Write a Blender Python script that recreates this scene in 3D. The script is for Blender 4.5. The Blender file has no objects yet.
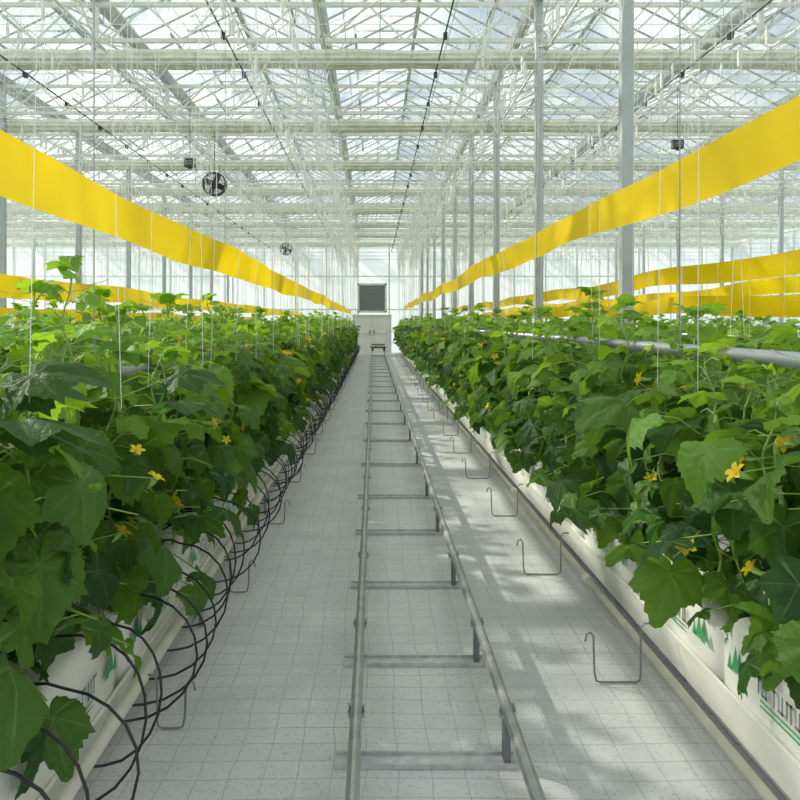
import bpy, math, random
from mathutils import Vector, Matrix
random.seed(23)
R=random.random
def U(a,b): return a+(b-a)*random.random()
scene=bpy.context.scene
try: scene.view_settings.view_transform='Standard'
except Exception: pass
YEND=41.0; YBEG=-3.0
CAMZ=1.56
# ---------------------------------------------------------------- materials
def newmat(name):
    m=bpy.data.materials.new(name); m.use_nodes=True
    nt=m.node_tree; nt.nodes.clear()
    out=nt.nodes.new('ShaderNodeOutputMaterial')
    return m,nt,out
def N(nt,t,**kw):
    n=nt.nodes.new(t)
    for k,v in kw.items():
        if k in n.inputs: n.inputs[k].default_value=v
        else: setattr(n,k,v)
    return n
def simple(name,col,rough=.5,metal=0.,noise=0.,nscale=8.,spec=.5):
    m,nt,out=newmat(name)
    b=N(nt,'ShaderNodeBsdfPrincipled'); b.inputs['Roughness'].default_value=rough
    b.inputs['Metallic'].default_value=metal; b.inputs['Specular IOR Level'].default_value=spec
    if noise>0:
        tc=N(nt,'ShaderNodeTexCoord'); nz=N(nt,'ShaderNodeTexNoise',Scale=nscale,Detail=4.)
        nt.links.new(tc.outputs['Object'],nz.inputs['Vector'])
        rp=N(nt,'ShaderNodeValToRGB')
        rp.color_ramp.elements[0].position=.3; rp.color_ramp.elements[1].position=.7
        rp.color_ramp.elements[0].color=[c*(1-noise) for c in col]+[1]
        rp.color_ramp.elements[1].color=[min(1,c*(1+noise)) for c in col]+[1]
        nt.links.new(nz.outputs['Fac'],rp.inputs['Fac']); nt.links.new(rp.outputs['Color'],b.inputs['Base Color'])
    else: b.inputs['Base Color'].default_value=(*col,1)
    nt.links.new(b.outputs[0],out.inputs[0])
    return m
M_galv=simple('galvanised_steel',(.40,.41,.41),.42,.45,.2,14)
M_rung=simple('rung_steel',(.52,.53,.53),.42,.35,.2,20)
M_hook=simple('hook_wire',(.25,.25,.23),.45,.4,.1,14)
M_plate=simple('support_plate',(.17,.19,.20),.5,.4,.15,14)
M_steelw=simple('light_galvanised',(.76,.77,.72),.5,.0,.10,5)
M_bar=simple('glazing_bar_grey',(.42,.45,.45),.5,.1,.08,5)
M_col=simple('column_grey',(.46,.50,.50),.45,.2,.08,4)
M_white=simple('white_plastic',(.82,.81,.74),.45,0,.05,6)
M_cream=simple('cream_pvc',(.62,.59,.48),.4,0,.1,9)
M_screen=simple('shade_cloth_cream',(.80,.82,.70),.8,0,.16,7)
M_black=simple('black_rubber',(.012,.012,.014),.35)
M_dark=simple('dark_metal',(.05,.055,.06),.5)
M_pipe=simple('pipe_grey',(.36,.39,.39),.35,.4,.1,9)
M_green=simple('print_green',(.05,.35,.12),.5)
M_greytxt=simple('print_grey',(.22,.26,.24),.5)
M_twine=simple('white_twine',(.92,.92,.88),.7)
M_stem=simple('stem_green',(.28,.45,.11),.5,0,.2,20)
M_win=simple('louvre_grey',(.30,.33,.33),.5)
def m_thin(name,col,trans,rough=.5,gloss=.05,noise=.06,sc=3):
    m,nt,out=newmat(name)
    tc=N(nt,'ShaderNodeTexCoord'); nz=N(nt,'ShaderNodeTexNoise',Scale=float(sc),Detail=3.)
    nt.links.new(tc.outputs['Object'],nz.inputs['Vector'])
    rp=N(nt,'ShaderNodeValToRGB')
    rp.color_ramp.elements[0].color=[c*(1-noise) for c in col]+[1]
    rp.color_ramp.elements[1].color=[min(1,c*(1+noise)) for c in col]+[1]
    nt.links.new(nz.outputs['Fac'],rp.inputs['Fac'])
    d=N(nt,'ShaderNodeBsdfDiffuse'); t=N(nt,'ShaderNodeBsdfTranslucent'); g=N(nt,'ShaderNodeBsdfGlossy',Roughness=rough)
    nt.links.new(rp.outputs[0],d.inputs[0]); nt.links.new(rp.outputs[0],t.inputs[0])
    a=N(nt,'ShaderNodeMixShader'); a.inputs[0].default_value=trans
    nt.links.new(d.outputs[0],a.inputs[1]); nt.links.new(t.outputs[0],a.inputs[2])
    b=N(nt,'ShaderNodeMixShader'); b.inputs[0].default_value=gloss
    nt.links.new(a.outputs[0],b.inputs[1]); nt.links.new(g.outputs[0],b.inputs[2])
    nt.links.new(b.outputs[0],out.inputs[0]); return m
M_yellow=m_thin('sticky_yellow',(1.0,.69,.006),.5,.35,.05,.04,2)
M_petal=m_thin('flower_petal',(1.0,.68,.04),.3,.6,.02,.12,40)
M_poly=m_thin('polycarbonate_panel',(.78,.85,.84),.6,.3,.05,.06,1)
def m_glass():
    m,nt,out=newmat('whitewashed_glass')
    tc=N(nt,'ShaderNodeTexCoord'); nz=N(nt,'ShaderNodeTexNoise',Scale=1.3,Detail=4.)
    nt.links.new(tc.outputs['Object'],nz.inputs['Vector'])
    mr=N(nt,'ShaderNodeMapRange'); mr.inputs[1].default_value=.38; mr.inputs[2].default_value=.62
    mr.inputs[3].default_value=.06; mr.inputs[4].default_value=.5
    nt.links.new(nz.outputs['Fac'],mr.inputs[0])
    tr=N(nt,'ShaderNodeBsdfTransparent'); tr.inputs[0].default_value=(.88,.93,.94,1)
    tl=N(nt,'ShaderNodeBsdfTranslucent'); tl.inputs[0].default_value=(.74,.78,.74,1)
    g=N(nt,'ShaderNodeBsdfGlossy',Roughness=.1)
    a=N(nt,'ShaderNodeMixShader'); nt.links.new(mr.outputs[0],a.inputs[0])
    nt.links.new(tr.outputs[0],a.inputs[1]); nt.links.new(tl.outputs[0],a.inputs[2])
    b=N(nt,'ShaderNodeMixShader'); b.inputs[0].default_value=.06
    nt.links.new(a.outputs[0],b.inputs[1]); nt.links.new(g.outputs[0],b.inputs[2])
    nt.links.new(b.outputs[0],out.inputs[0]); return m
M_glass=m_glass()
def m_leaf():
    m,nt,out=newmat('cucumber_leaf')
    at=N(nt,'ShaderNodeAttribute'); at.attribute_name='leafcol'
    sp=N(nt,'ShaderNodeSeparateColor'); nt.links.new(at.outputs['Color'],sp.inputs[0])
    rp=N(nt,'ShaderNodeValToRGB'); e=rp.color_ramp.elements
    e[0].color=(.024,.080,.020,1); e[1].color=(.105,.225,.032,1)
    nt.links.new(sp.outputs['Green'],rp.inputs[0])
    y=N(nt,'ShaderNodeMix',data_type='RGBA'); nt.links.new(sp.outputs['Blue'],y.inputs[0])
    nt.links.new(rp.outputs[0],y.inputs[6]); y.inputs[7].default_value=(.235,.43,.055,1)
    pw=N(nt,'ShaderNodeMath',operation='POWER'); pw.inputs[1].default_value=5
    nt.links.new(sp.outputs['Red'],pw.inputs[0])
    ml=N(nt,'ShaderNodeMath',operation='MULTIPLY'); ml.inputs[1].default_value=.4; nt.links.new(pw.outputs[0],ml.inputs[0])
    v=N(nt,'ShaderNodeMix',data_type='RGBA'); nt.links.new(ml.outputs[0],v.inputs[0])
    nt.links.new(y.outputs[2],v.inputs[6]); v.inputs[7].default_value=(.22,.36,.12,1)
    tc=N(nt,'ShaderNodeTexCoord'); nz=N(nt,'ShaderNodeTexNoise',Scale=38.,Detail=3.)
    nt.links.new(tc.outputs['Object'],nz.inputs['Vector'])
    bp=N(nt,'ShaderNodeBump',Strength=.8,Distance=.014); nt.links.new(nz.outputs['Fac'],bp.inputs['Height'])
    p=N(nt,'ShaderNodeBsdfPrincipled',Roughness=.5); p.inputs['Specular IOR Level'].default_value=.3
    nt.links.new(v.outputs[2],p.inputs['Base Color']); nt.links.new(bp.outputs[0],p.inputs['Normal'])
    hs=N(nt,'ShaderNodeHueSaturation',Saturation=1.1,Value=2.3); hs.inputs['Hue'].default_value=.475
    nt.links.new(v.outputs[2],hs.inputs['Color'])
    t=N(nt,'ShaderNodeBsdfTranslucent'); nt.links.new(hs.outputs[0],t.inputs[0])
    a=N(nt,'ShaderNodeMixShader'); a.inputs[0].default_value=.38
    nt.links.new(p.outputs[0],a.inputs[1]); nt.links.new(t.outputs[0],a.inputs[2])
    nt.links.new(a.outputs[0],out.inputs[0]); return m
M_leaf=m_leaf()
def m_floor():
    m,nt,out=newmat('ground_cover_fabric')
    tc=N(nt,'ShaderNodeTexCoord')
    mp=N(nt,'ShaderNodeMapping'); nt.links.new(tc.outputs['Object'],mp.inputs[0])
    nzw=N(nt,'ShaderNodeTexNoise',Scale=1.5,Detail=3.)
    nt.links.new(mp.outputs[0],nzw.inputs['Vector'])
    ad=N(nt,'ShaderNodeVectorMath',operation='MULTIPLY_ADD'); ad.inputs[1].default_value=(.07,.07,0)
    nt.links.new(nzw.outputs['Color'],ad.inputs[0]); nt.links.new(mp.outputs[0],ad.inputs[2])
    sx=N(nt,'ShaderNodeSeparateXYZ'); nt.links.new(ad.outputs[0],sx.inputs[0])
    def lines(o,per,w):
        d=N(nt,'ShaderNodeMath',operation='DIVIDE'); d.inputs[1].default_value=per; nt.links.new(o,d.inputs[0])
        f=N(nt,'ShaderNodeMath',operation='FRACT'); nt.links.new(d.outputs[0],f.inputs[0])
        l=N(nt,'ShaderNodeMath',operation='LESS_THAN'); l.inputs[1].default_value=w/per; nt.links.new(f.outputs[0],l.inputs[0]); return l.outputs[0]
    a=lines(sx.outputs[0],.115,.004); b=lines(sx.outputs[1],.115,.005)
    mx=N(nt,'ShaderNodeMath',operation='MAXIMUM'); nt.links.new(a,mx.inputs[0]); nt.links.new(b,mx.inputs[1])
    nz=N(nt,'ShaderNodeTexNoise',Scale=2.2,Detail=6.,Roughness=.65); nt.links.new(mp.outputs[0],nz.inputs['Vector'])
    rp=N(nt,'ShaderNodeValToRGB'); e=rp.color_ramp.elements; e[0].position=.3; e[1].position=.72
    e[0].color=(.56,.565,.575,1); e[1].color=(.72,.72,.715,1)
    nt.links.new(nz.outputs['Fac'],rp.inputs[0])
    ml=N(nt,'ShaderNodeMath',operation='MULTIPLY'); nt.links.new(mx.outputs[0],ml.inputs[0]); nt.links.new(nz.outputs['Fac'],ml.inputs[1])
    c=N(nt,'ShaderNodeMix',data_type='RGBA'); nt.links.new(ml.outputs[0],c.inputs[0]); nt.links.new(rp.outputs[0],c.inputs[6])
    c.inputs[7].default_value=(.25,.29,.34,1)
    n2=N(nt,'ShaderNodeTexNoise',Scale=60.,Detail=4.); nt.links.new(mp.outputs[0],n2.inputs['Vector'])
    r2=N(nt,'ShaderNodeValToRGB'); r2.color_ramp.elements[0].position=.28; r2.color_ramp.elements[0].color=(.6,.6,.6,1)
    r2.color_ramp.elements[1].position=.45; r2.color_ramp.elements[1].color=(1,1,1,1); nt.links.new(n2.outputs['Fac'],r2.inputs[0])
    c2=N(nt,'ShaderNodeMix',data_type='RGBA',blend_type='MULTIPLY'); c2.inputs[0].default_value=.7
    nt.links.new(c.outputs[2],c2.inputs[6]); nt.links.new(r2.outputs[0],c2.inputs[7])
    p=N(nt,'ShaderNodeBsdfPrincipled',Roughness=.55); p.inputs['Specular IOR Level'].default_value=.3
    nt.links.new(c2.outputs[2],p.inputs['Base Color'])
    bp=N(nt,'ShaderNodeBump',Strength=.4,Distance=.02); nt.links.new(nz.outputs['Fac'],bp.inputs['Height']); nt.links.new(bp.outputs[0],p.inputs['Normal'])
    nt.links.new(p.outputs[0],out.inputs[0]); return m
M_floor=m_floor()
# ---------------------------------------------------------------- mesh builder
class B:
    def __init__(s): s.v=[];s.f=[];s.m=[];s.c=[];s.mats=[]
    def mi(s,mat):
        if mat not in s.mats: s.mats.append(mat)
        return s.mats.index(mat)
    def add(s,vs,fs,mat,col=None):
        o=len(s.v); s.v+= [tuple(x) for x in vs]; k=s.mi(mat)
        s.f+=[tuple(i+o for i in f) for f in fs]; s.m+=[k]*len(fs)
        s.c+= col if col else [(0,.5,0,1)]*len(vs)
    def box(s,c,d,mat,rot=None):
        vs=[]
        for x in(-.5,.5):
            for y in(-.5,.5):
                for z in(-.5,.5):
                    p=Vector((x*d[0],y*d[1],z*d[2]))
                    if rot: p=rot@p
                    vs.append(p+Vector(c))
        s.add(vs,[(0,1,3,2),(4,6,7,5),(0,4,5,1),(2,3,7,6),(0,2,6,4),(1,5,7,3)],mat)
    def tube(s,pts,r,mat,n=6,cap=True):
        pts=[Vector(p) for p in pts]; L=len(pts)
        if isinstance(r,(int,float)): r=[r]*L
        t=(pts[1]-pts[0]).normalized()
        up=Vector((0,0,1)) if abs(t.z)<.9 else Vector((1,0,0))
        u=t.cross(up).normalized(); vs=[];fs=[]
        for i,p in enumerate(pts):
            a=pts[max(i-1,0)]; b=pts[min(i+1,L-1)]; t=(b-a)
            if t.length<1e-9: t=Vector((0,0,1))
            t.normalize(); u=(u-t*u.dot(t)); 
            if u.length<1e-6: u=t.orthogonal()
            u.normalize(); w=t.cross(u)
            for k in range(n):
                an=2*math.pi*(k+.5)/n
                vs.append(p+(u*math.cos(an)+w*math.sin(an))*r[i])
        for i in range(L-1):
            for k in range(n):
                a=i*n+k; b=i*n+(k+1)%n
                fs.append((a,b,b+n,a+n))
        if cap: fs.append(tuple(range(n))[::-1]); fs.append(tuple(range((L-1)*n,L*n)))
        s.add(vs,fs,mat)
    def extr(s,prof,y0,y1,mat,closed=True,ny=1):
        n=len(prof); vs=[];fs=[]
        for j in range(ny+1):
            y=y0+(y1-y0)*j/ny
            vs+=[(p[0],y,p[1]) for p in prof]
        for j in range(ny):
            for i in range(n if closed else n-1):
                a=j*n+i;b=j*n+(i+1)%n; fs.append((a,b,b+n,a+n))
        if closed: fs.append(tuple(range(n))[::-1]); fs.append(tuple(range(ny*n,ny*n+n)))
        s.add(vs,fs,mat)
    def mesh(s,name,smooth=False,attr=False):
        me=bpy.data.meshes.new(name); me.from_pydata(s.v,[],s.f)
        for m in s.mats: me.materials.append(m)
        me.polygons.foreach_set('material_index',s.m)
        if smooth: me.polygons.foreach_set('use_smooth',[True]*len(s.f))
        if attr:
            ca=me.color_attributes.new('leafcol','FLOAT_COLOR','POINT')
            ca.data.foreach_set('color',[x for c in s.c for x in c])
        me.update(); return me
    def obj(s,name,smooth=False,parent=None,attr=False):
        o=bpy.data.objects.new(name,s.mesh(name,smooth,attr)); scene.collection.objects.link(o)
        if parent: o.parent=parent
        return o
def empty(name,loc=(0,0,0)):
    e=bpy.data.objects.new(name,None); e.location=loc; scene.collection.objects.link(e); return e

# ---------------------------------------------------------------- geometry constants
XC=2.38; SP=3.2
XL=XC-7*SP; XR=XC+5*SP
IL=XL+.2; IR=XR-.2; IY=YEND-.2
ZG=6.3; ZR=7.1
TY=[-.45+4*k for k in range(0,11)]
b=B(); b.add([(XL,YBEG,0),(XR,YBEG,0),(XR,YEND,0),(XL,YEND,0)],[(0,1,2,3)],M_floor); b.obj('floor')
def wall(name,p0,p1,along):
    b=B(); H=ZG+.1
    if along=='x':
        b.add([(p0,YEND,0),(p1,YEND,0),(p1,YEND,H+.8),(p0,YEND,H+.8)],[(0,1,2,3)],M_poly)
        x=p0
        while x<=p1+.01:
            b.box((x,YEND-.06,H/2),(.07,.08,H),M_steelw); x+=1.6
        for z in(.5,2.2,3.9,5.6,6.2): b.box(((p0+p1)/2,YEND-.06,z),(p1-p0,.06,.06),M_steelw)
    else:
        X=p0; s=1 if X<0 else -1
        b.add([(X,YBEG,0),(X,YEND,0),(X,YEND,H),(X,YBEG,H)],[(0,1,2,3)],M_poly)
        y=YBEG
        while y<=YEND: b.box((X+s*.05,y,H/2),(.08,.07,H),M_steelw); y+=2
        for z in(.6,2.2,3.9,5.6): b.box((X+s*.05,(YBEG+YEND)/2,z),(.06,YEND-YBEG,.06),M_steelw)
    return b.obj(name)
wall('wall_back',XL,XR,'x'); wall('wall_left',XL,0,'y'); wall('wall_right',XR,0,'y')
b=B()
wx,wz=-.10,2.78
for dx in(-.70,.70): b.box((wx+dx,YEND-.18,wz),(.1,.14,1.47),M_steelw)
for dz in(-.70,.70): b.box((wx,YEND-.18,wz+dz),(1.5,.14,.1),M_steelw)
for i in range(11): b.box((wx,YEND-.17,wz-.62+i*.124),(1.32,.03,.115),M_win,Matrix.Rotation(.5,3,'X'))
b.box((wx,YEND-.12,wz),(1.34,.02,1.34),M_dark)
b.obj('window_1')
b=B()
b.box((wx,YEND-.15,.93),(1.9,.06,1.86),M_white)
for dx in(-1,0,1): b.box((wx+dx*.95,YEND-.2,.95),(.08,.08,1.9),M_steelw)
b.box((wx,YEND-.2,1.9),(2.,.08,.08),M_steelw); b.box((wx,YEND-.2,1.0),(1.9,.06,.05),M_steelw)
b.box((wx-.1,YEND-.23,1.05),(.03,.06,.18),M_dark); b.box((wx+.1,YEND-.23,1.05),(.03,.06,.18),M_dark)
b.obj('door_1')
# ---------------------------------------------------------------- roof
b=B()
for k in range(-7,5):
    x0=XC+k*SP; xm=x0+SP/2; x1=x0+SP
    b.add([(x0,YBEG,ZG),(x0,YEND,ZG),(xm,YEND,ZR),(xm,YBEG,ZR)],[(0,1,2,3)],M_glass)
    b.add([(xm,YBEG,ZR),(xm,YEND,ZR),(x1,YEND,ZG),(x1,YBEG,ZG)],[(0,1,2,3)],M_glass)
b.obj('ceiling')
b=B()
for k in range(-7,6):
    x0=XC+k*SP
    b.extr([(x0-.1,ZG+.02),(x0-.06,ZG-.12),(x0+.06,ZG-.12),(x0+.1,ZG+.02)],YBEG,IY,M_bar)
    if k<5:
        xm=x0+SP/2; b.box((xm,(YBEG+YEND)/2,ZR),(.07,YEND-YBEG,.08),M_bar)
        y=.6
        while y<YEND:
            b.tube([(x0,y,ZG-.02),(xm,y,ZR-.02),(x0+SP,y,ZG-.02)],.020,M_bar,4,False); y+=.8
b.obj('roof_glazing_bars')
b=B()
for k in range(-7,5):
    xm=XC+k*SP+SP/2
    for j,ty in enumerate(TY):
        for side,off in((1,.3),(-1,2.3)):
            y0=ty+off; y1=y0+1.5
            a=Vector((xm,0,ZR+.04)); e=Vector((xm+side*1.15,0,ZR+.05))
            b.add([(a.x,y0,a.z),(a.x,y1,a.z),(e.x,y1,e.z),(e.x,y0,e.z)],[(0,1,2,3)],M_glass)
            for yy in(y0,(y0+y1)/2,y1): b.tube([(a.x,yy,a.z),(e.x,yy,e.z)],.022,M_bar,4)
            b.tube([(e.x,y0,e.z),(e.x,y1,e.z)],.03,M_bar,4)
            fx=xm+side*1.1; fz=ZR-(ZR-ZG)*1.1/1.6
            b.tube([(e.x,y0,e.z),(fx,y0,fz)],.012,M_bar,4); b.tube([(e.x,y1,e.z),(fx,y1,fz)],.012,M_bar,4)
            b.tube([(fx,y0,fz),(fx,y1,fz)],.025,M_bar,4)
b.obj('roof_vents')
ZB=5.62; ZT=6.14
for ty in TY:
    b=B()
    for z,w in((ZB,.06),(ZT,.06)): b.box(((XL+XR)/2,ty,z),(IR-IL,w,w),M_steelw)
    x=IL; i=0
    while x<IR-.5:
        a=(x,ty,ZB if i%2==0 else ZT); c=(x+.53333,ty,ZT if i%2==0 else ZB)
        b.tube([a,c],.018,M_steelw,4,False); x+=.53333; i+=1
    for k in range(-6,5): b.box((XC+k*SP,ty,(ZB+ZG)/2),(.07,.07,ZG-ZB),M_steelw)
    b.obj('roof_truss')
    b=B(); prof=[]
    for i in range(20):
        an=2*math.pi*i/20; r=.115*(1+.18*(i%2)); prof.append((math.cos(an)*r*1.5,math.sin(an)*r))
    vs=[];fs=[];n=20;J=60
    for j in range(J+1):
        x=IL+(IR-IL)*j/J; sc=1+.08*math.sin(j*1.7)+.05*U(-1,1)
        vs+=[(x,ty+.28+p[0]*sc,5.44+p[1]*sc) for p in prof]
    for j in range(J):
        for i in range(n): a=j*n+i;c=j*n+(i+1)%n; fs.append((a,c,c+n,a+n))
    b.add(vs,fs,M_screen); b.obj('folded_shade_screen')
for X in(XC,XC-3*SP,XC-6*SP,XC+3*SP):
    for ty in TY:
        if ty<1 or ty>YEND-.3: continue
        b=B(); b.box((X,ty,(ZG-.12)/2),(.11,.11,ZG-.12),M_col)
        b.box((X,ty,.1),(.26,.26,.2),M_cream)
        b.box((X,ty,ZB-.1),(.2,.16,.03),M_steelw)
        b.box((X,ty,.215),(.2,.2,.03),M_steelw)
        b.obj('support_column')
b=B()
x=IL+.1
while x<IR:
    b.tube([(x,YBEG,5.30),(x,IY,5.30)],.007,M_twine,3,False); x+=.45
y=1.
while y<IY:
    b.tube([(IL,y,5.28),(IR,y,5.28)],.006,M_steelw,3,False); y+=1.0
for k in range(-6,5):
    x=XC+k*SP
    b.tube([(x+.12,YBEG,5.5),(x+.12,IY,5.5)],.02,M_steelw,4,False)
for x in(-5.1,-1.9,.9,4.5,7.5,-8.2):
    b.tube([(x,YBEG,5.2),(x,IY,5.2)],.012,M_dark,4,False)
    y=.5
    while y<IY: b.box((x,y,5.17),(.05,.09,.07),M_dark); y+=1.6
for i,ty in enumerate(TY[:-1]):
    for k in range(-6,4):
        X=XC+k*SP
        b.tube([(X,ty,5.6),(X+SP,ty+4,6.2)],.012,M_steelw,4,False)
        b.tube([(X+SP,ty,6.2),(X,ty+4,5.6)],.012,M_steelw,4,False)
        for q in range(4):
            za,zb=(5.6,6.15) if q%2==0 else (6.15,5.6)
            b.tube([(X,ty+q,za),(X,ty+q+1,zb)],.012,M_steelw,4,False)
b.obj('screen_support_wires')
ROWS=[-1.12,1.47,3.8,6.1,8.4,-3.42,-5.72,-8.02,-10.3,10.7]
b=B()
for X in ROWS:
    for dx in(-.28,.28):
        b.tube([(X+dx,YBEG,4.62),(X+dx,IY,4.62)],.005,M_steelw,3,False)
for ty in TY:
    for o in(0,2):
        if ty+o<IY: b.tube([(IL,ty+o,4.66),(IR,ty+o,4.66)],.016,M_steelw,4,False)
    for X in ROWS+[-1.12-.9,1.47+.9]:
        b.tube([(X,ty,4.66),(X,ty,5.6)],.008,M_steelw,4,False)
        b.tube([(X,ty,4.66),(X+.7,ty,5.6)],.008,M_steelw,4,False)
b.obj('crop_wire_frame')
b=B()
def string(x,y,z0,z1,r=.0016,sw=.02):
    a=Vector((x,y,z1)); c=Vector((x+U(-sw,sw),y+U(-sw,sw),z0))
    m=(a+c)/2+Vector((U(-.012,.012),U(-.02,.02),0))
    b.tube([a,m,c],r,M_twine,3,False)
for X in ROWS:
    y=2.0 if abs(X)<2 else 4
    while y<YEND-1.5:
        for dx in(-.28,.28):
            r=.0010+.00010*y
            if R()<.35: pass
            else: string(X+dx,y+U(-.1,.1),1.3,4.62,r,.12)
            for rep in range(3 if abs(X)<7 else 2):
                if R()<.7:
                    xx=X+dx+U(-.05,.05); yy=y+U(-.2,.2); L=U(.25,1.1)
                    px=[(xx,yy,4.62)]
                    for q in range(4): px.append((xx+U(-.05,.05),yy+U(-.05,.05),4.62-L*(q+1)/4))
                    b.tube(px,r*1.5,M_twine,3,False)
                    px=[(xx+U(-.2,.2),yy,5.3)]+[(xx+U(-.10,.10),yy+U(-.1,.1),5.1-.2*q) for q in range(1,5)]
                    b.tube(px,r*1.3,M_twine,3,False)
                    if R()<.5: b.tube([(xx,yy,4.62),(xx,yy,4.56),(xx,yy,4.42)],[.006,.018,.012],M_twine,5,False)
        y+=.42 if abs(X)<2 else .7
b.obj('support_twine')
# ---------------------------------------------------------------- rails
b=B(); RX=(-.062,.468); RZ=.20
for X in RX:
    b.tube([(X,YBEG,RZ),(X,38.6,RZ)],.021,M_galv,12)
ys=[1.75,2.83,3.66,4.72,5.9,7.1]; y=8.7
while y<38: ys.append(y); y+=1.75
for y in ys:
    x0,x1=RX[0]-.075,RX[1]+.035
    b.box(((x0+x1)/2,y,.006),(x1-x0,.09,.008),M_rung)
    for dy in(-.041,.041): b.box(((x0+x1)/2,y+dy,.013),(x1-x0,.007,.014),M_rung)
    for X in RX:
        b.box((X,y,.09),(.022,.06,.17),M_plate)
        b.extr([(X-.03,.183),(X-.026,.172),(X+.026,.172),(X+.03,.183),(X+.033,.20),(X+.027,.20),(X+.02,.183),(X-.02,.183),(X-.027,.20),(X-.033,.20)],y-.03,y+.03,M_galv)
b.obj('pipe_rail_track',False)
# ---------------------------------------------------------------- gutters + slabs
def rrect(x0,x1,z0,z1,r):
    P=[]
    for cx,cz,a0 in((x1-r,z1-r,0),(x0+r,z1-r,90),(x0+r,z0+r,180),(x1-r,z0+r,270)):
        for a in(0,30,60,90): t=math.radians(a0+a); P.append((cx+r*math.cos(t),cz+r*math.sin(t)))
    return P
def gutter(X,main,flip=1):
    g=empty('growing_gutter',(0,0,0))
    hw=.17
    b=B()
    b.extr([(X-hw-.02,.22),(X-hw+.01,.06),(X+hw-.01,.06),(X+hw+.02,.22),(X+hw+.005,.22),(X+hw-.02,.1),(X-hw+.02,.1),(X-hw-.005,.22)],1. if main else 2.,39,M_white)
    y=1.5
    while y<39: b.box((X,y,.03),(.24,.06,.06),M_galv); y+=2
    b.obj('trough',parent=g)
    b=B(); y=1.05 if main else 3
    step=1.0 if main else 2
    while y<38.5:
        L=step-.03; P=rrect(X-hw+U(-.004,.004),X+hw+U(-.004,.004),.13,.48+U(-.008,.008),.045)
        n=len(P); vs=[];fs=[]; J=8
        for j in range(J+1):
            t=j/J; yy=y+L*t; s=.86 if j in(0,J) else (1+.015*math.sin(j*2.3+y))
            vs+=[(X+(p[0]-X)*s,yy,.13+(p[1]-.13)*(s if j in(0,J) else 1+.02*math.sin(j*1.9+y))) for p in P]
        for j in range(J):
            for i in range(n): a=j*n+i;c=j*n+(i+1)%n; fs.append((a,c,c+n,a+n))
        fs.append(tuple(range(n))[::-1]); fs.append(tuple(range(J*n,J*n+n)))
        b.add(vs,fs,M_white); y+=step
    b.obj('substrate_bags',True,parent=g)
    if main:
        sx=X-flip*(hw+.012)
        b=B(); y=1.05
        while y<20:
            z=.345
            for oy in(.12,.80):
                cy=y+oy
                for (dy,dz,s) in((0,.01,.040),(.045,-.012,.028),(-.04,-.015,.026)):
                    b.add([(sx,cy+dy-s*.8,z+dz-s),(sx,cy+dy+s*.8,z+dz-s),(sx,cy+dy,z+dz+s*1.3)],[(0,1,2)],M_green)
            for i in range(8):
                yy=y+.26+i*.052
                h=.03
                b.add([(sx,yy,z-h),(sx,yy+.012,z-h),(sx,yy+.012,z+h),(sx,yy,z+h)],[(0,1,2,3)],M_greytxt)
                zz=z+(h-.01 if i%2 else -h)
                b.add([(sx,yy,zz),(sx,yy+.036,zz),(sx,yy+.036,zz+.010),(sx,yy,zz+.010)],[(0,1,2,3)],M_greytxt)
                if i%3==0: b.add([(sx,yy+.026,z-h),(sx,yy+.036,z-h),(sx,yy+.036,z+h),(sx,yy+.026,z+h)],[(0,1,2,3)],M_greytxt)
            for i in range(2):
                b.add([(sx,y+.28,z-.05-i*.018),(sx,y+.62,z-.05-i*.018),(sx,y+.62,z-.043-i*.018),(sx,y+.28,z-.043-i*.018)],[(0,1,2,3)],M_green)
            y+=1.0
        b.obj('bag_print',parent=g)
gutter(-1.12,True,-1); gutter(1.47,True,1)
for X in ROWS[2:]: gutter(X,False)
b=B(); b.tube([(1.225,1.,.085),(1.225,38.8,.085)],.018,M_cream,10)
y=2.2
while y<38: b.tube([(1.225,y-.04,.085),(1.225,y+.04,.085)],.024,M_white,10); y+=2.4
b.obj('drain_pipe',True)
b=B(); b.tube([(-.885,1.,.2),(-.885,38.8,.2)],.024,M_cream,10)
y=1.7
while y<38: b.box((-.885,y,.09),(.02,.03,.18),M_galv); y+=2.4
b.obj('drain_pipe',True)
def hook(x0,x1,y,h0,h1):
    b=B(); s=1 if x1>x0 else -1; rz=.007
    pts=[(x0-s*.035,y,h0-.03),(x0-s*.03,y,h0),(x0-s*.012,y,h0+.008),(x0,y,h0-.01),(x0+s*.004,y,.05),(x0+s*.012,y,rz+.006),(x0+s*.03,y,rz),(x1-s*.02,y,rz),(x1-s*.004,y,rz+.008),(x1,y,.04),(x1,y,h1-.02),(x1+s*.015,y,h1),(x1+s*.05,y,h1)]
    b.tube(pts,.0045,M_hook,6); b.obj('wire_hook',True)
y=3.45
while y<34:
    hook(.93+U(-.02,.02),1.15,y,.21+U(-.02,.02),.26); y+=1.52+U(-.06,.06)
y=3.06
while y<34:
    hook(-.70+U(-.02,.02),-.83,y,.18,.21); y+=1.6+U(-.06,.06)
b=B(); y=1.6
while y<38:
    ox=U(-.71,-.64); dz=U(-.03,.04); dy=U(-.015,.015); lo=U(.09,.14); sl=.14+U(-.03,.03)
    P=[(-1.1,y,.50),(-1.0,y,.54+dz),(-.92,y-sl*.1,.55+dz)]
    K=10
    for i in range(K+1):
        t=math.pi*(.5-i/K)
        P.append((-.88+(ox+.88)*math.cos(t),y-sl*(i/K)+dy*math.sin(i*.6),(.53+dz+lo)/2+((.53+dz-lo)/2)*math.sin(t)))
    P.append((-.93,y-sl-.05,lo+.02)); P.append((-1.0,y-sl-.08,.14))
    b.tube(P,.0048,M_black,6); y+=U(.20,.27)
b.obj('irrigation_tubing',True)
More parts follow.
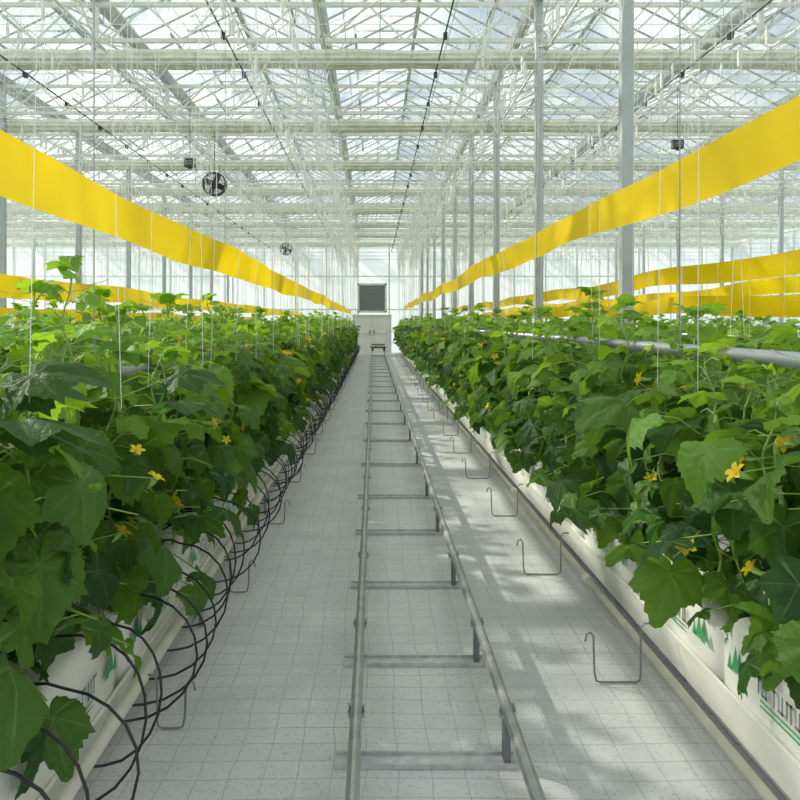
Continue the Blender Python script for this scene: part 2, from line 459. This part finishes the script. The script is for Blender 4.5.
for X,Z in((-1.16,1.33),(1.33,1.44),(3.86,1.40),(-3.4,1.37)):
    b=B(); b.tube([(X,1.0,Z),(X,38.5,Z)],.026,M_pipe,10)
    y=3.4
    while y<38:
        b.tube([(X-.03,y,4.62),(X-.03,y,Z-.03),(X,y,Z-.04),(X+.03,y,Z-.03),(X+.03,y,Z+.05)],.003,M_galv,4); y+=3.
    b.obj('grow_pipe',True)
# ---------------------------------------------------------------- yellow sticky bands
def band(X,zt,zb,y0,y1,amp=.02,ph=0.,tw=.02):
    b=B(); vs=[];fs=[]; n=int((y1-y0)/.25)
    for i in range(n+1):
        y=y0+(y1-y0)*i/n
        s=amp*math.sin(y*1.1+ph)+amp*.5*math.sin(y*.47+ph*2)-amp*1.1*abs(math.sin((y-y0)*math.pi/8))
        wv=.008*math.sin(y*3.7+ph)+tw*math.sin(y*.6+ph)
        e=.006*math.sin(y*2.3+ph)
        for j in range(5):
            t=j/4; z=zt+(zb-zt)*t+s+(e if j==4 else 0)
            vs.append((X+wv*(t-.5)*2+.01*math.sin(t*3.1+y*1.3),y,z))
    for i in range(n):
        for j in range(4): a=i*5+j; fs.append((a,a+1,a+6,a+5))
    b.add(vs,fs,M_yellow)
    y=y0+.5
    while y<y1:
        b.tube([(X,y,4.62),(X,y,zt-.03)],.0014+.00006*y,M_twine,3,False); y+=2
    return b.obj('yellow_sticky_trap_band',True)
band(-1.12,2.145,1.93,1.2,38.5,.012,.3,.02)
band(1.47,2.385,2.155,1.2,38.5,.022,1.3,.02)
band(3.8,2.24,2.02,3.,38.5,.025,2.2)
band(3.95,1.88,1.66,3.,38.5,.03,2.9)
band(6.1,2.20,1.96,5.,38.5,.03,.9)
band(-3.42,2.02,1.80,3.,38.5,.015,1.9)
band(-5.72,1.80,1.58,5.,38.5,.015,2.5)
# ---------------------------------------------------------------- plants
LOBES=[90,28,152,-38,218]
NR=52
def outline(seed):
    rnd=random.Random(seed); out=[]; am=rnd.uniform(.75,1.1)
    for i in range(NR):
        th=-90+360*(i)/NR
        r=.42
        for a,A,w in((90,.32,26),(28,.16,19),(152,.16,19),(-38,.13,20),(218,.13,20)):
            d=abs((th-a+180)%360-180)
            r+=A*am*math.exp(-(d/w)**1.25)
        d=(th+90+180)%360-180
        r-=.26*math.exp(-(d/13)**2)
        r*=1+(.038 if i%2 else -.038)+rnd.uniform(-.03,.03)
        out.append((math.radians(th),r))
    return out
def leaf_verts(seed,droop,fold):
    rnd=random.Random(seed); ol=outline(seed)
    vs=[(0,.30,0)]; col=[1.]; ph=rnd.uniform(0,6); cu=rnd.uniform(-.08,.12)
    for fr in(.35,.7,1.):
        for (th,r) in ol:
            x=math.cos(th)*r*fr; y=.30+math.sin(th)*r*fr
            deg=math.degrees(th)
            dm=min(abs((deg-a+180)%360-180) for a in LOBES)
            vein=1. if dm<3.8 else 0.
            rr=r*fr
            z=-droop*(rr**2)-.055*fr*math.cos(math.radians(dm)*5)+fold*abs(x)*.6-.25*max(0,y-.45)*(1+droop)
            z+=cu*fr*fr*math.sin(th*3+ph)+rnd.uniform(-.016,.016)*fr
            vs.append((x,y,z)); col.append(vein*(1 if fr<1 else .6))
    fs=[]
    for i in range(NR): fs.append((0,1+i,1+(i+1)%NR))
    for k in range(2):
        o=1+k*NR
        for i in range(NR): fs.append((o+i,o+NR+i,o+NR+(i+1)%NR,o+(i+1)%NR))
    return vs,fs,col
LEAVES=[leaf_verts(s,U(.15,.8),U(-.25,.45)) for s in range(14)]
def add_leaf(b,base,az,pitch,roll,size,young):
    vs,fs,col=random.choice(LEAVES)
    M=Matrix.Translation(base)@Matrix.Rotation(az-math.pi/2,4,'Z')@Matrix.Rotation(pitch,4,'X')@Matrix.Rotation(roll,4,'Y')@Matrix.Scale(size,4)
    g=R()**1.3
    b.add([M@Vector(v) for v in vs],fs,M_leaf,[(c,g,young,1) for c in col])
def add_flower(b,p,az,sz,tilt):
    M=Matrix.Translation(p)@Matrix.Rotation(az-math.pi/2,4,'Z')@Matrix.Rotation(tilt,4,'X')
    for k in range(5):
        a=2*math.pi*k/5+.3
        def q(r,da,z): return M@Vector((math.cos(a+da)*r*sz,math.sin(a+da)*r*sz,z*sz))
        vs=[q(.08,-.6,-.1),q(.08,.6,-.1),q(.5,-.6,.28),q(.45,0,.2),q(.5,.6,.28),q(.82,-.33,.35),q(.8,0,.30),q(.82,.33,.35),q(1.08,0,.26)]
        b.add(vs,[(0,3,2),(0,1,3),(1,4,3),(2,3,6,5),(3,4,7,6),(5,6,8),(6,7,8)],M_petal)
    b.tube([M@Vector((0,0,-.1*sz)),M@Vector((0,0,-.6*sz)),M@Vector((0,-.1*sz,-1.4*sz))],[.012,.010,.003],M_stem,5)
    b.tube([M@Vector((0,0,-.05*sz)),M@Vector((0,0,.2*sz))],[.004,.005],M_petal,5)
def plant(i,H,fl):
    b=B(); n=int(H/.050); pts=[]
    ph=U(0,6); lean=(U(-.05,.05),U(-.05,.05))
    for k in range(n+1):
        t=k/n; pts.append(Vector((.018*math.sin(k*1.0+ph)+lean[0]*t*math.sin(t*2),.018*math.cos(k*1.0+ph)+lean[1]*t,H*t)))
    b.tube(pts,[.0075*(1-.55*k/n) for k in range(n+1)],M_stem,6)
    az=U(0,6.28)
    for k in range(1,n+1):
        t=k/n; az+=math.radians(137)+U(-.5,.5)
        p=pts[k]
        if t<.80:
            s=(.135+.075*math.sin(min(1,(t+.12)/.75)*math.pi*.62))*U(.60,1.22)
            pl=U(.10,.26); rise=U(.0,.75) if t>.12 else U(.1,.5)
            young=max(0,(t-.45))*1.5*U(.0,1); young=min(1,young)
            pitch=-U(.25,1.45) if t<.62 else -U(-.4,.9)
        else:
            s=.05+.42*(1.03-t); pl=U(.04,.10); rise=U(.6,1.15); young=U(.4,.95); pitch=U(-.5,.8)
        d=Vector((math.cos(az)*math.cos(rise),math.sin(az)*math.cos(rise),math.sin(rise)))
        m=p+d*pl*.5; e=p+d*pl+Vector((0,0,-.02-.04*pl/.2))
        b.tube([p,m,e],[.0042,.0034,.0030],M_stem,4,False)
        add_leaf(b,e,az+U(-.5,.5),pitch,U(-.65,.65),s,young)
        if t<.75 and R()<.28:
            a5=az+U(1.5,4); e5=p+Vector((math.cos(a5),math.sin(a5),U(-.1,.5)))*U(.08,.2)
            b.tube([p,e5],.0028,M_stem,4,False); add_leaf(b,e5,a5,-U(-.1,1.2),U(-.7,.7),U(.07,.13),U(.1,.7)*min(1,t+.3))
        if R()<(.20 if fl else .10) and .1<t<.80:
            a2=U(0,6.28); d2=Vector((math.cos(a2),math.sin(a2),U(-.1,.2)))
            q=p+d2*U(.22,.34); b.tube([p,(p+q)/2+Vector((0,0,.02)),q],.002,M_stem,4,False)
            add_flower(b,q,a2,U(.026,.044),-U(.5,1.7))
        if R()<.22:
            a3=U(0,6.28); dd=Vector((math.cos(a3),math.sin(a3),.4)); tp=[p]
            for j in range(1,12):
                rr=.02*(1-j/14); tp.append(p+dd*(.014*j)+Vector((math.cos(j*1.1)*rr,math.sin(j*1.1)*rr,0)))
            b.tube(tp,.0014,M_stem,3,False)
        if .2<t<.8 and R()<.1:
            a4=U(0,6.28); q=p+Vector((math.cos(a4)*.03,math.sin(a4)*.03,0))
            b.tube([q,q+Vector((0,0,-.03)),q+Vector((.01,0,-.09)),q+Vector((.012,0,-.14))],[.004,.010,.012,.004],M_stem,7)
    for j in range(3): add_leaf(b,pts[-1],U(0,6.28),U(.3,1.1),U(-.4,.4),U(.05,.1),U(.5,1))
    return b.mesh('cucumber_plant_%d'%i,True,True)
VAR=[plant(i,U(.98,1.24),i%2==0) for i in range(13)]
TALL=[plant(20+i,U(1.27,1.36),False) for i in range(3)]
def row(X,lines,step,y0,y1,zs=1.,near=0.,zb=.44,ws=1.):
    e=empty('cucumber_plant_row',(X,0,0))
    for dx in lines:
        y=y0+U(0,step)
        while y<y1:
            tall=R()<.07 and y>2.4
            o=bpy.data.objects.new('plant',random.choice(TALL if tall else VAR)); scene.collection.objects.link(o)
            o.parent=e; o.location=(dx+U(-.04,.04),y,zb)
            o.rotation_euler=(U(-.06,.06),U(-.06,.06),U(0,6.28)); s=U(.95,1.1)*ws
            o.scale=(s*1.05,s*1.05,U(.92,1.03)*(zs+(near if y<5 else 0)))
            y+=step*U(.8,1.2)
row(-1.12,(-.23,-.07,.08),.36,1.7,38.3,.98,.04,.44,.97)
row(1.47,(-.17,.02,.2),.37,1.98,38.3,.94,-.02,.50)
for X in(3.8,6.1,-3.42,-5.72): row(X,(-.15,.15),.5,3.,38.,1.0)
for X in(8.4,-8.02,-10.3,10.7): row(X,(0,),.5,6.,38.,1.0)
# ---------------------------------------------------------------- circulation fans
def fan(x,y,z,r=.25):
    b=B()
    for yy in(-.09,-.03,.03,.09):
        rr=r if abs(yy)<.05 else r*.97
        b.tube([(x+rr*math.cos(a*math.pi/12),y+yy,z+rr*math.sin(a*math.pi/12)) for a in range(25)],.010,M_dark,5,False)
    for s in(-.11,.11):
        for rr in(.25,.5,.75):
            b.tube([(x+r*rr*math.cos(a*math.pi/8),y+s,z+r*rr*math.sin(a*math.pi/8)) for a in range(17)],.004,M_dark,4,False)
        for a in range(12):
            t=a*math.pi/6; b.tube([(x,y+s,z),(x+r*math.cos(t),y+s*.8,z+r*math.sin(t))],.004,M_dark,4,False)
    b.tube([(x,y-.1,z),(x,y+.1,z)],.07,M_dark,10)
    for k in range(4):
        R3=Matrix.Rotation(k*math.pi/2+.4,3,'Y')@Matrix.Rotation(.5,3,'X')
        b.box(Vector((x,y,z))+R3@Vector((r*.5,0,0)),(r*.75,.012,r*.5),M_dark,R3)
    b.tube([(x-.1,y,z+r),(x-.1,y,4.66)],.006,M_dark,4); b.tube([(x+.1,y,z+r),(x+.1,y,4.66)],.006,M_dark,4)
    b.tube([(x,y,z+r),(x,y,5.6)],.008,M_dark,4)
    b.obj('circulation_fan')
fan(-3.15,15.8,4.28,.23); fan(-3.3,30,4.3,.23)
def sensor(x,y,z):
    b=B(); b.box((x,y,z),(.17,.14,.14),M_dark); b.box((x,y,z+.08),(.2,.18,.02),M_steelw)
    b.tube([(x,y,z+.08),(x,y,5.6)],.006,M_dark,4)
    for dz in(-.03,0,.03): b.box((x,y-.075,z+dz),(.13,.01,.012),M_pipe)
    b.tube([(x,y,z-.07),(x,y,z-.1)],.03,M_dark,8)
    b.obj('climate_sensor_box')
sensor(-3.2,13.9,4.32); sensor(5.2,13.7,4.6)
b=B(); ty=37.2
b.box((.2,ty,.38),(.72,1.1,.05),M_dark)
for X in RX:
    for dy in(-.4,.4):
        b.tube([(X-.04,ty+dy,.28),(X+.04,ty+dy,.28)],.06,M_dark,14)
b.box((.2,ty,.46),(.6,.8,.1),M_white); b.box((.2,ty,.52),(.62,.82,.02),M_dark)
b.obj('harvest_trolley')
# ---------------------------------------------------------------- light
w=bpy.data.worlds.new('World'); scene.world=w; w.use_nodes=True; nt=w.node_tree; nt.nodes.clear()
o=nt.nodes.new('ShaderNodeOutputWorld'); bg=nt.nodes.new('ShaderNodeBackground')
tc=nt.nodes.new('ShaderNodeTexCoord'); nz=nt.nodes.new('ShaderNodeTexNoise'); nz.inputs['Scale'].default_value=6; nz.inputs['Detail'].default_value=5
rp=nt.nodes.new('ShaderNodeValToRGB'); rp.color_ramp.elements[0].position=.42; rp.color_ramp.elements[1].position=.58
rp.color_ramp.elements[0].color=(.44,.53,.61,1); rp.color_ramp.elements[1].color=(.98,.98,.96,1)
nt.links.new(tc.outputs['Generated'],nz.inputs['Vector']); nt.links.new(nz.outputs['Fac'],rp.inputs[0]); nt.links.new(rp.outputs[0],bg.inputs[0])
bg.inputs[1].default_value=1.3; nt.links.new(bg.outputs[0],o.inputs[0])
sl=bpy.data.lights.new('sun','SUN'); sl.energy=6.5; sl.angle=math.radians(1.6); sl.color=(1,.94,.82)
so=bpy.data.objects.new('sun',sl); scene.collection.objects.link(so)
d=Vector((-.80,.45,.68)).normalized()
so.rotation_euler=d.to_track_quat('Z','Y').to_euler(); so.location=(-10,8,15)
# ---------------------------------------------------------------- camera
cam=bpy.data.cameras.new('camera'); co=bpy.data.objects.new('camera',cam); scene.collection.objects.link(co)
cam.sensor_width=36; cam.lens=36; cam.clip_end=200
co.location=(0,0,CAMZ); co.rotation_euler=(math.pi/2,0,0)
cam.shift_x=26/800; cam.shift_y=-78/800
scene.camera=co
